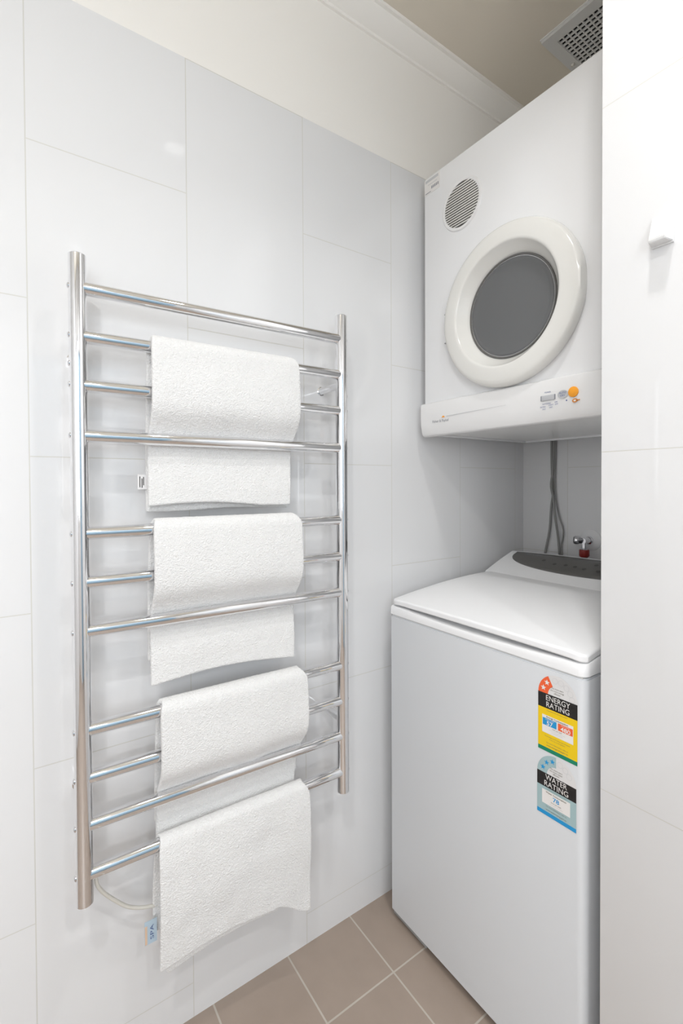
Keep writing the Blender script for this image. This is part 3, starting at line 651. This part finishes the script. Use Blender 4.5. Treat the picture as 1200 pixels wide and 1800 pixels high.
for k, s_ in enumerate(('The more stars', 'the more water', 'efficient')): b.text(s_, 0.0042, M['lab_print'], face_y(xc, y3_, 0.6600-k*0.0046))
b.flat(rect(XL_, XR_, 0.6180, top), M['lab_black'], y2_)
b.text('WATER', 0.0150, M['lab_panel'], face_y(xc, y3_, 0.6382), wid=0.045); b.text('RATING', 0.0150, M['lab_panel'], face_y(xc, y3_, 0.6252), wid=0.050)
b.flat(rect(XL_, XR_, 0.569, 0.6180), M['lab_teal'], y2_); b.flat(rect(XL_, XR_, 0.561, 0.569), M['lab_blue'], y2_)
b.text('A joint government and industry program', 0.0026, M['lab_print'], face_y(xc, y3_, 0.6152))
b.flat(rect(0.5365, 0.5955, 0.5840, 0.6120), M['lab_panel'], y3_)
b.text('Water Consumption', 0.0042, M['lab_print'], face_y(xc, y4_, 0.6085), wid=0.043, bold=0.0001)
b.text('78', 0.0115, M['lab_blue'], face_y(xc, y4_, 0.5998), wid=0.013, bold=0.0002); b.text('litres per wash', 0.0036, M['lab_print'], face_y(xc, y4_, 0.5925)); b.text('when tested to the standard', 0.0025, M['ink_light'], face_y(xc, y4_, 0.588))
b.text('For more information, refer to', 0.0034, M['lab_print'], face_y(xc, y3_, 0.5800)); b.text('www.waterrating.gov.au', 0.0044, M['lab_print'], face_y(xc, y3_, 0.5735))
g = b.build('water_rating_label', was); g['label'] = 'blue and black WATER RATING label'

# ------------------------------------------------------------------ plumbing and cables behind
t = thing('washing_machine_tap', 'chrome tap with a red hose nut on the alcove back wall above the washing machine', 'tap', (0.255, YB, 1.035))
b = MB(); b.lathe([(0.036, 0), (0.036, 0.002), (0.030, 0.005), (0.016, 0.008), (0, 0.008)], M['white_metal'], (0.257, YB, 1.035), (0, -1, 0), 40); b.build('wall_flange', t)
b = MB(); b.lathe([(0.013, 0.004), (0.013, 0.012), (0.010, 0.014), (0.010, 0.050), (0.0, 0.050)], M['chrome2'], (0.257, YB, 1.035), (0, -1, 0), 24)
b.lathe([(0, 0), (0.009, 0), (0.009, 0.028), (0.011, 0.030), (0.011, 0.036), (0, 0.036)], M['chrome2'], (0.257, YB-0.040, 1.035), (0, 0, -1), 24); b.build('tap_body', t)
b = MB(); b.lathe([(0, 0.0), (0.008, 0.0), (0.008, 0.010), (0.013, 0.012), (0.0145, 0.018), (0.0145, 0.028), (0.012, 0.032), (0, 0.033)], M['chrome2'], (0.257, YB-0.040, 1.037), (-0.75, -0.65, 0), 8, smooth=False); b.build('tap_handle', t)
b = MB(); b.lathe([(0, 0), (0.0145, 0), (0.0155, 0.003), (0.0155, 0.020), (0.013, 0.024), (0, 0.024)], M['red'], (0.257, YB-0.040, 1.006), (0, 0, -1), 12, smooth=False); g = b.build('hose_nut', t); g['label'] = 'dark red hose nut'
b = MB(); b.tube(spline([(0.257, YB-0.040, 0.983), (0.257, YB-0.045, 0.90), (0.262, YB-0.060, 0.80), (0.27, YB-0.07, 0.70)]), 0.010, M['cable']); b.build('water_hose', t)
def cable(pts, r, label):
    b = MB(); b.tube(spline(pts, 10), r, M['cable'], 12); o = b.build('power_cable'); tag(o, label, 'cable', 'grey cables behind the appliances'); return o
Yc = YB-0.006
cable([(0.119, Yc, 1.60), (0.119, Yc, 1.37), (0.121, Yc, 1.26), (0.126, Yc, 1.20), (0.118, Yc, 1.14), (0.112, Yc, 1.06), (0.098, Yc, 0.99), (0.085, Yc, 0.92), (0.08, Yc, 0.80)], 0.0040, 'grey cable hanging under the dryer, its lower end bending furthest left')
cable([(0.128, Yc, 1.60), (0.128, Yc, 1.37), (0.126, Yc, 1.28), (0.123, Yc-0.009, 1.22), (0.132, Yc-0.009, 1.17), (0.138, Yc-0.009, 1.11), (0.146, Yc-0.004, 1.04), (0.150, Yc, 0.97), (0.152, Yc, 0.90), (0.152, Yc, 0.80)], 0.0040, 'grey cable hanging under the dryer and running straight down behind the washing machine')
cable([(0.136, Yc, 1.60), (0.135, Yc, 1.37), (0.132, Yc, 1.24), (0.136, Yc, 1.17), (0.148, Yc, 1.11), (0.162, Yc, 1.07), (0.163, Yc, 1.04), (0.156, Yc+0.002, 1.00), (0.160, Yc, 0.96), (0.165, Yc, 0.80)], 0.0027, 'thin grey cable that bows out furthest right below the dryer')

# ------------------------------------------------------------------ hook on the nib wall
t = thing('adhesive_hook', 'small white plastic hook stuck on the tiled wall at the right edge', 'hook', (0.755, NY, 1.60))
b = MB(); b.box((0.739, NY-0.003, 1.601), (0.771, NY, 1.650), M['white_plastic'], bev=0.0012); b.build('back_plate', t)
b = MB()
bm = bmesh.new()
v = [bm.verts.new(p) for p in ((0.7395, NY-0.003, 1.648), (0.7705, NY-0.003, 1.648), (0.7705, NY-0.003, 1.603), (0.7395, NY-0.003, 1.603), (0.743, NY-0.024, 1.608), (0.767, NY-0.024, 1.608), (0.767, NY-0.022, 1.603), (0.743, NY-0.022, 1.603))]
for f in ((0, 1, 5, 4), (1, 2, 6, 5), (2, 3, 7, 6), (3, 0, 4, 7), (4, 5, 6, 7), (0, 3, 2, 1)): bm.faces.new([v[k] for k in f])
bmesh.ops.recalc_face_normals(bm, faces=bm.faces); bmesh.ops.bevel(bm, geom=list(bm.edges), offset=0.001, segments=2, affect='EDGES')
b.merge(bm, M['white_plastic'], smooth=True); b.build('hook_lip', t)

# ------------------------------------------------------------------ ceiling exhaust vent
EX0, EX1, EY0, EY1 = 0.235, 0.555, 1.325, 1.560
EZ = CEIL-0.012
t = thing('exhaust_vent', 'grey ceiling exhaust vent with a dark mesh grille above the dryer', 'vent', (0.39, 1.44, CEIL))
b = MB(); fwid = 0.032
ox = [(EX0, EX1, EY0, EY0+fwid), (EX0, EX1, EY1-fwid, EY1), (EX0, EX0+fwid, EY0+fwid, EY1-fwid), (EX1-fwid, EX1, EY0+fwid, EY1-fwid)]
for x0, x1, ya, yb in ox: b.box((x0, ya, EZ), (x1, yb, CEIL), M['vent_grey'])
b.box((EX0-0.003, EY0-0.003, CEIL-0.003), (EX1+0.003, EY0, CEIL), M['white_plastic']); b.box((EX0-0.003, EY0, CEIL-0.003), (EX0, EY1, CEIL), M['white_plastic'])
b.build('frame', t)
b = MB(); gx0, gx1, gy0, gy1 = EX0+fwid, EX1-fwid, EY0+fwid, EY1-fwid
b.box((gx0, gy0, CEIL-0.0025), (gx1, gy1, CEIL-0.0005), M['black'])
n = 11
for k in range(n+1):
    y = gy0+(gy1-gy0)*k/n; b.box((gx0, y-0.0028, EZ+0.001), (gx1, y+0.0028, EZ+0.005), M['vent_grey'])
n = 17
for k in range(n+1):
    x = gx0+(gx1-gx0)*k/n; b.box((x-0.0018, gy0, EZ+0.002), (x+0.0018, gy1, EZ+0.006), M['vent_grey'])
b.build('grille', t)
b = MB(); b.lathe([(0.0055, 0), (0.0055, 0.003), (0.003, 0.006), (0, 0.0065)], M['cord'], (0.252, 1.47, EZ), (0, 0, -1), 20); b.build('fixing_cap', t)
